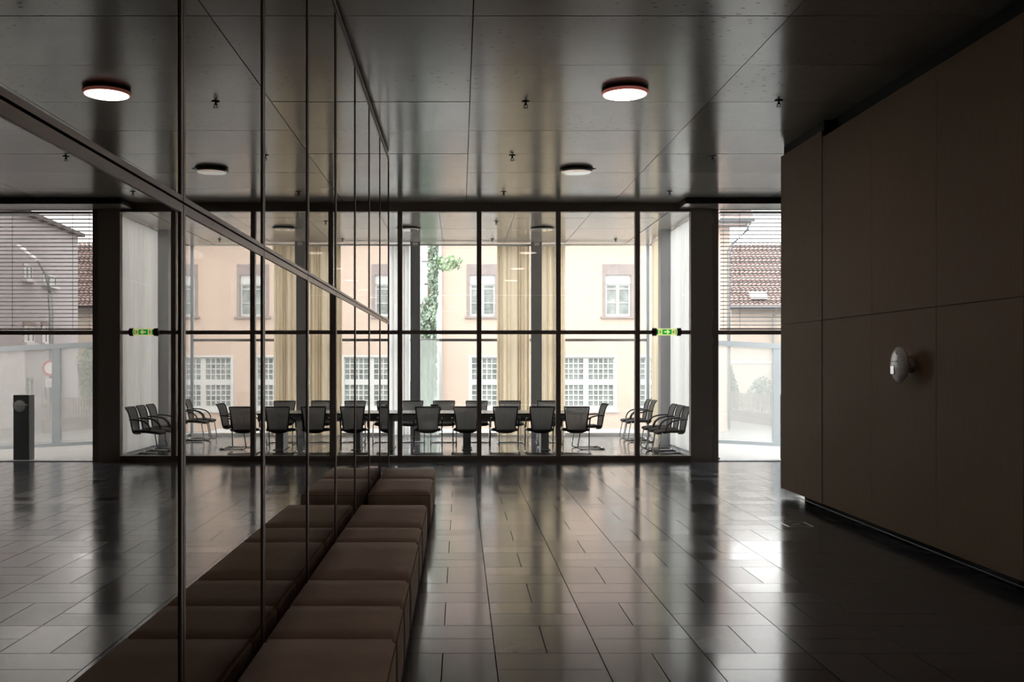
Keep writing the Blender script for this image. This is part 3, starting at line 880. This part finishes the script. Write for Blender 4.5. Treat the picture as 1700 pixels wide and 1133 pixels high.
# ------------------------------------------------------------------ foliage helper
def leaves(n, cx, cy, cz, rx, ry, rz, size, seed, shape='ball'):
    r = random.Random(seed); bm = bmesh.new()
    for _ in range(n):
        while True:
            x, y, z = (r.uniform(-1, 1) for _ in range(3))
            d = x * x + y * y + z * z
            if d <= 1 and d > .12: break
        if shape == 'cone':
            k = (1 - z) / 2; x *= k; y *= k
        s = size * r.uniform(.6, 1.3)
        a = Vector((r.gauss(0, 1), r.gauss(0, 1), r.gauss(0, 1))).normalized()
        b = a.orthogonal().normalized()
        c = a.cross(b)
        lump = 1 + .18 * math.sin(5 * x + seed) * math.cos(4 * z + seed)
        p = Vector((cx + x * rx * lump, cy + y * ry * lump, cz + z * rz))
        bm.faces.new([bm.verts.new(p + b * s), bm.verts.new(p + c * s * .55), bm.verts.new(p - b * s), bm.verts.new(p - c * s * .55)])
    return bm

def shrub(name, label, cat, loc, rx, ry, z0, z1, n, size, m, seed, shape='ball', trunk=.06, group=None):
    t = thing(name, label, cat, loc, 0, group)
    obj('foliage', leaves(n, 0, 0, (z0 + z1) / 2, rx, ry, (z1 - z0) / 2, size, seed, shape), m, t)
    obj('trunk', T([(0, 0, 0), (.05, 0, (z0 + z1) * .3), (-.03, 0, (z0 + z1) * .5), (0, 0, z1 * .85)], trunk, 8), M['bark'], t)

# ------------------------------------------------------------------ peach house across the street
YP = 37.0; GZ = -0.9
t = thing('peach_house', 'peach rendered house with white windows across the street', 'house', (0, YP, GZ), 0)
HX0, HX1, HZ = -0.80, 10.1, 7.75
lows = [(.32, 2.62), (3.57, 5.87), (6.64, 8.94)]
ups = [(.25, 1.42), (5.33, 6.50), (7.97, 9.14)]
UZ0, UZ1 = 4.31, 6.27      # local heights (above street)
LZ0, LZ1 = .765, 2.86
# front wall with real openings
xs = sorted(set([HX0, HX1] + [a for w in lows + ups for a in w]))
zs = [0, LZ0, LZ1, UZ0, UZ1, HZ]
bm = bmesh.new()
for xa, xb in zip(xs, xs[1:]):
    for za, zb in zip(zs, zs[1:]):
        cx = (xa + xb) / 2; cz = (za + zb) / 2
        if any(a < cx < b for a, b in lows) and LZ0 < cz < LZ1: continue
        if any(a < cx < b for a, b in ups) and UZ0 < cz < UZ1: continue
        box(bm, xa, xb, 0, .35, za, zb)
box(bm, HX0, HX0 + .3, .35, 9, 0, HZ); box(bm, HX1 - .3, HX1, .35, 9, 0, HZ); box(bm, HX0, HX1, 8.7, 9, 0, HZ)
obj('wall', bm, M['peach'], t)
for a, b in ups:
    c = (a + b) / 2
    w = obj('window', B((a, a + .11, -.03, .3, UZ0, UZ1), (b - .11, b, -.03, .3, UZ0, UZ1), (a + .11, b - .11, -.03, .3, UZ1 - .40, UZ1)), M['stone_trim'], t)
    x0, x1 = a + .11, b - .11
    obj('sill', B((a - .08, b + .08, -.10, .2, UZ0 - .07, UZ0)), M['stone_trim'], w)
    obj('roller_box', B((x0, x1, .06, .25, UZ1 - .74, UZ1 - .40)), M['white_paint'], w)
    z0, z1 = UZ0, UZ1 - .74
    fr = B((x0, x0 + .07, .10, .2, z0, z1), (x1 - .07, x1, .10, .2, z0, z1), (c - .06, c + .06, .10, .2, z0, z1), (x0 + .07, x1 - .07, .104, .196, z0, z0 + .10), (x0 + .07, x1 - .07, .104, .196, z1 - .05, z1),
           (x0 + .07, x1 - .07, .12, .19, z1 - .20, z1 - .16), (x0 + .07, x1 - .07, .12, .19, z0 + .50, z0 + .53))
    obj('sash', fr, M['white_paint'], w)
    obj('pane', B((x0 + .07, c - .06, .165, .175, z0 + .1, z1 - .05)), M['pane'], w)
    obj('pane', B((c + .06, x1 - .07, .165, .175, z0 + .1, z1 - .05)), M['pane'], w)
for a, b in lows:
    w = obj('window', B((a, a + .10, -.015, .3, LZ0, LZ1), (b - .10, b, -.015, .3, LZ0, LZ1), (a + .1, b - .1, -.015, .3, LZ1 - .07, LZ1)), M['white_paint'], t)
    obj('sill', B((a - .05, b + .05, -.06, .2, LZ0 - .05, LZ0 + .03)), M['white_paint'], w)
    x0, x1 = a + .10, b - .10; c = (a + b) / 2
    zA0, zA1, zB0, zB1 = LZ0 + .20, LZ0 + .98, LZ0 + 1.19, LZ1 - .12
    bars = [(x0, x1, .08, .17, LZ0 + .03, zA0), (x0, x1, .08, .17, zA1, zB0), (x0, x1, .08, .17, zB1, LZ1 - .07), (c - .10, c + .10, .08, .17, zA0, zA1), (c - .10, c + .10, .08, .17, zB0, zB1)]
    panes = []
    for (p0, p1) in ((x0 + .03, c - .10), (c + .10, x1 - .03)):
        st = (p1 - p0) / 5
        for k in range(1, 5): bars += [(p0 + st * k - .02, p0 + st * k + .02, .10, .16, zA0, zA1), (p0 + st * k - .02, p0 + st * k + .02, .10, .16, zB0, zB1)]
        for (q0, q1) in ((zA0, zA1), (zB0, zB1)):
            sq = (q1 - q0) / 4
            for k in range(1, 4): bars.append((p0, p1, .103, .157, q0 + sq * k - .02, q0 + sq * k + .02))
            panes.append((p0, p1, .14, .15, q0, q1))
    bars += [(x0, x0 + .03, .083, .167, zA0, zB1), (x1 - .03, x1, .083, .167, zA0, zB1)]
    obj('glazing_bars', B(*bars), M['white_paint'], w)
    for p in panes: obj('pane', B(p), M['pane'], w)
# roof, eaves, gutter, downpipes
rf = obj('roof', B(), M['roof_tile'], t)
bm = bmesh.new()
pr = [(HX0 - .5, -.75, HZ + .05), (HX1 + .65, -.75, HZ + .05), (HX1 + .65, 4.5, HZ + 3.6), (HX0 - .5, 4.5, HZ + 3.6), (HX0 - .5, 9.7, HZ + .05), (HX1 + .65, 9.7, HZ + .05)]
va = [bm.verts.new(p) for p in pr]; vb = [bm.verts.new((p[0], p[1], p[2] + .22)) for p in pr]
for q in ((0, 1, 2, 3), (3, 2, 5, 4)):
    bm.faces.new([va[i] for i in q]); bm.faces.new([vb[i] for i in q])
for i, j in ((0, 1), (1, 2), (2, 5), (5, 4), (4, 3), (3, 0)): bm.faces.new((va[i], va[j], vb[j], vb[i]))
mm = mesh_from(bm, 'roof'); mm.materials.append(M['roof_tile']); rf.data = mm
obj('eaves', B((HX0 - .45, HX1 + .6, -.7, .02, HZ - .10, HZ + .05)), M['stone_trim'], t)
obj('gutter', T([(HX0 - .5, -.80, HZ + .08), (HX1 + .68, -.80, HZ + .08)], .08, 10), M['galv'], t, smooth=True)
obj('downpipe', T([(HX1 + .45, -.78, HZ + .03), (HX1 + .45, -.76, HZ - .28), (HX1 + .05, -.2, HZ - .75), (HX1 - .05, -.07, HZ - 1.0), (HX1 - .05, -.07, .1)], .055, 10), M['galv'], t, smooth=True)
obj('downpipe', T([(HX0 + .06, -.09, HZ - .1), (HX0 + .06, -.09, .1)], .06, 10), M['white_paint'], t, smooth=True)

# ivy and small tree at the left corner of the peach house
t = thing('ivy_tree', 'ivy-covered tree at the left corner of the peach house', 'tree', (-1.22, 35.45, GZ), 0)
obj('foliage', leaves(3200, 0, 0, 2.5, .40, .4, 2.5, .09, 11), M['leaf'], t)
bmi = leaves(2000, .25, .1, 5.9, .17, .30, 2.3, .09, 12)
obj('ivy', bmi, M['leaf'], t)
obj('branch', leaves(260, .75, .1, 6.15, .6, .3, .28, .08, 13), M['leaf_light'], t)
obj('trunk', T([(0, 0, 0), (.06, .05, 2.5), (.14, .05, 5), (.18, .1, 7.2)], .09, 8), M['bark'], t)
t = thing('post_box_sign', 'pale grey tall box on a thin pole behind the ivy', 'sign', (-1.85, 55.0, GZ), 0)
obj('pole', T([(0, 0, 0), (0, 0, 6.2)], .06, 8), M['galv'], t)
obj('box', rbox(-.14, .26, -.15, .15, 6.1, 7.0, .02, 1), M['rail_grey'], t)
obj('upper_box', rbox(-.24, .06, -.15, .15, 6.9, 8.2, .02, 1), M['rail_grey'], t)
obj('cap', rbox(-.32, .10, -.2, .2, 8.2, 8.3, .02, 1), M['galv'], t)

# ------------------------------------------------------------------ house with the tiled roof
t = thing('tiled_roof_house', 'cream house with a large red pantile roof beyond the peach house', 'house', (0, 58.0, GZ), 0)
obj('wall', B((15.9, 26.0, 0, 8, 0, 6.0)), M['cream'], t)
obj('string_course', B((15.85, 26.0, -.05, 0, 2.55, 2.65)), M['white_paint'], t)
# pantile roof: wavy courses
bm = bmesh.new()
R0 = Vector((0, -.6, 5.9)); R1 = Vector((0, 3.6, 10.05))
ncour = 26; nx = 160; X0, X1 = 15.6, 26.4
sl = (R1 - R0) / ncour; nv = Vector((0, -sl.z, sl.y)).normalized()
for c in range(ncour):
    base = R0 + sl * c
    rows = []
    for (f, lift) in ((-.12, .07), (1.0, .0)):
        row = []
        for k in range(nx + 1):
            x = X0 + (X1 - X0) * k / nx
            h = lift + .05 * math.sin(2 * PI * k / 4)
            p = base + sl * f + nv * h
            row.append(bm.verts.new((x, p.y, p.z)))
        rows.append(row)
    for k in range(nx): bm.faces.new((rows[0][k], rows[0][k + 1], rows[1][k + 1], rows[1][k]))
rt = obj('pantile', bm, M['roof_tile'], t); rt['kind'] = 'stuff'
obj('roof_deck', poly_prism([(X0, 0), (X1, 0), (X1, 1), (X0, 1)], .1), M['roof_dark'], t)
bm = bmesh.new()
q = [(X0, -.55, 5.80), (X1, -.55, 5.80), (X1, 3.65, 9.95), (X0, 3.65, 9.95), (X0, 8.4, 5.8), (X1, 8.4, 5.8)]
va = [bm.verts.new(p) for p in q]; vb = [bm.verts.new((p[0], p[1], p[2] - .15)) for p in q]
for s in ((0, 1, 2, 3), (3, 2, 5, 4)):
    bm.faces.new([va[i] for i in s]); bm.faces.new([vb[i] for i in s])
for i, j in ((0, 1), (1, 2), (2, 5), (5, 4), (4, 3), (3, 0)): bm.faces.new((va[i], va[j], vb[j], vb[i]))
mm = mesh_from(bm, 'roof_deck'); mm.materials.append(M['roof_dark'])
[o for o in t.children if o.name.startswith('roof_deck')][0].data = mm
obj('gutter', T([(X0, -.75, 5.85), (18.7, -.75, 5.85)], .09, 8), M['galv'], t)
obj('downpipe', T([(18.35, -.70, 5.8), (18.35, -.15, 5.3), (18.35, -.1, 0)], .06, 8), M['galv'], t)
pz = R0 + sl * 3.2 + nv * .16
bm = B((-.5, .5, -.30, .30, -.03, .03)); bm.transform(Matrix.Rotation(math.atan2(sl.z, sl.y), 4, 'X'))
obj('roof_light', bm, M['white_paint'], t, (17.45, pz.y, pz.z))

# ------------------------------------------------------------------ grey house along the side street (seen in the mirror)
dirv = Vector((.148, 1, 0)).normalized()
ang = math.atan2(dirv.y, dirv.x)
t = thing('grey_house', 'lavender grey rendered house with white-silled windows, seen in the mirror', 'house', (17.5, 50.0, GZ), ang)
# local x runs back from the far corner (negative = nearer), local y into the house is negative
EV0, EV1 = 8.99, 8.30
bm = bmesh.new()
q = [(0, 0, 0), (-22, 0, 0), (-22, -9, 0), (0, -9, 0)]
top = [(0, 0, EV0), (-22, 0, EV1), (-22, -9, EV1), (0, -9, EV0)]
va = [bm.verts.new(p) for p in q]; vb = [bm.verts.new(p) for p in top]
bm.faces.new(va); bm.faces.new(vb[::-1])
for i in range(4):
    j = (i + 1) % 4
    bm.faces.new((va[i], va[j], vb[j], vb[i]))
obj('wall', bm, M['grey_render'], t)
bm = bmesh.new()
q = [(.25, .3, EV0), (-22, .3, EV1), (-22, -9.3, EV1), (.25, -9.3, EV0)]
va = [bm.verts.new(p) for p in q]; vb = [bm.verts.new((p[0], p[1], p[2] + .16)) for p in q]
bm.faces.new(va); bm.faces.new(vb[::-1])
for i in range(4):
    j = (i + 1) % 4
    bm.faces.new((va[i], va[j], vb[j], vb[i]))
obj('roof_edge', bm, M['roof_dark'], t)
def pxl(px):
    k = (px - 764) / 1640.0
    return -(50 * k + 19.36) / (.148 + k) * 1.011
def hz(px, y):
    s = pxl(px) / 1.011
    return EYE + (603 - y) * (50 + s) / 1640.0 - GZ
def gwin(s0, s1, z0, z1, two=False, head=False):
    w = obj('window', B((s0, s1, 0, .05, z0, z0 + .07), (s0, s1, 0, .05, z1 - .07, z1), (s0, s0 + .09, 0, .047, z0 + .001, z1 - .001), (s1 - .09, s1, 0, .047, z0 + .001, z1 - .001), ((s0 + s1) / 2 - .05, (s0 + s1) / 2 + .05, 0, .045, z0 + .001, z1 - .001)), M['white_paint'], t)
    obj('pane', B((s0 + .09, s1 - .09, .005, .02, z0 + .07, z1 - .07)), M['pane_dark'], w)
    obj('sill', B((s0 - .12, s1 + .12, 0, .18, z0 - .12, z0)), M['white_paint'], w)
    if head: obj('lintel', B((s0 - .1, s1 + .1, 0, .08, z1, z1 + .18)), M['stone_trim'], w)
for (pa, pb, ya, yb) in ((38, 52, 462, 437), (70, 92, 470, 452), (38, 55, 568, 540), (68, 84, 569, 540), (40, 55, 664, 624), (70, 84, 668, 626), (88, 97, 661, 630)):
    gwin(pxl(pa), pxl(pb), hz(pa, ya), hz(pa, yb), head=(yb in (540,)))

# ------------------------------------------------------------------ street lamp with traffic sign
t = thing('street_lamp', 'curved grey street lamp in front of the grey house, seen in the mirror', 'street lamp', (13.88, 38.0, GZ), 0)
zz = lambda y: EYE + (603 - y) / 43.2 - GZ
pts = [(0, 0, 0), (0, 0, zz(560)), (0.0, 0, zz(526)), (.05, 0, zz(488)), (.20, 0, zz(455)), (.51, 0, zz(431)), (.93, 0, zz(415))]
obj('pole', T(pts[:4], .085, 10), M['galv'], t, smooth=True)
obj('arm', T(pts[3:], .06, 10), M['galv'], t, smooth=True)
bm = rbox(-.50, .50, -.16, .16, -.06, .06, .05, 2)
bm.transform(Matrix.Rotation(-math.atan2(23, 31), 4, 'Y'))
bm.transform(Matrix.Translation((.88, 0, zz(420))))
bm.transform(Matrix.Identity(4))
obj('lamp_head', bm, M['white_plastic'], t, smooth=False)
obj('control_box', rbox(-.33, -.09, -.12, .12, zz(594), zz(583), .01, 1), M['galv'], t)
t = thing('traffic_sign', 'round white traffic sign with a red ring on the lamp pole, seen mirrored', 'traffic sign', (13.84, 37.80, zz(611) + GZ), math.radians(-42))
obj('sign_disc', lathe([(0, 0), (.225, 0), (.225, -.008), (0, -.008)], 32, 'Y'), M['sign_white'], t, (0, -.012, 0), (0, 0, 0))
obj('red_ring', lathe([(.222, .0), (.30, .0), (.30, .022), (.222, .022), (.222, 0)], 32, 'Y'), M['sign_red'], t, (0, -.022, 0))
obj('plate', B((-.19, .19, -.015, 0, -.74, -.40)), M['sign_white'], t)
bm = lathe([(.035, 0), (.055, 0), (.055, .004), (.035, .004), (.035, 0)], 16, 'Y')
bm2 = bm.copy(); bm.transform(Matrix.Translation((-.07, -.019, -.60))); bm2.transform(Matrix.Translation((.07, -.019, -.60)))
m2 = mesh_from(bm2, 'tmp'); bm.from_mesh(m2)
tube(bm, [(-.07, -.017, -.60), (-.02, -.017, -.52), (.05, -.017, -.52), (.07, -.017, -.60)], .008, 6)
obj('bicycle_symbol', bm, M['chair_black'], t)
obj('clamp', T([(0, 0, .1), (0, .06, .1)], .03, 8), M['galv'], t)

# ------------------------------------------------------------------ garden fence and plants beyond the windbreak
t = thing('garden_fence', 'weathered picket fence on a low stone wall beyond the glass windbreak', 'fence', (12.2, 45.0, GZ), math.atan2(-9, 1.1))
Lf = 9.0
obj('low_wall', B((0, Lf, -.15, .15, 0, .5)), M['lowwall'], t)
pk = mesh_from(B((-.045, .045, -.015, .015, .5, 1.25)), 'picket'); pk.materials.append(M['fence'])
for k in range(44):
    link('picket', pk, None, t, (.1 + k * .203, 0, random.uniform(-.02, .02)))
obj('fence_rail', B((0, Lf, .015, .05, .65, .72), (0, Lf, .015, .05, 1.05, 1.12)), M['fence'], t)
sh = 'garden plants beyond the windbreak'
shrub('garden_shrub', 'dark pointed shrub at the corner of the peach house behind the windbreak', 'shrub', (12.75, 46.5, GZ), .6, .6, .2, 2.5, 800, .10, M['leaf'], 21, 'cone', group=sh)
shrub('garden_shrub', 'rounded shrub behind the picket fence', 'shrub', (14.3, 46.8, GZ), .55, .55, .3, 2.0, 600, .10, M['leaf'], 22, group=sh)
shrub('columnar_shrub', 'tall fresh green columnar shrub beside the windbreak post', 'shrub', (15.75, 47.2, GZ), .72, .6, .6, 3.5, 1400, .10, M['leaf_light'], 23, group=sh)
shrub('distant_tree', 'dark tree rising behind the roof of the grey house', 'tree', (25.2, 64.0, GZ), 1.4, 1.4, 8.6, 12.2, 900, .16, M['leaf'], 24, 'cone', trunk=.15)
shrub('distant_tree', 'small dark tree crown left of the other behind the grey house roof', 'tree', (27.0, 66.0, GZ), 1.2, 1.2, 9.6, 12.4, 700, .16, M['leaf'], 25, trunk=.15)
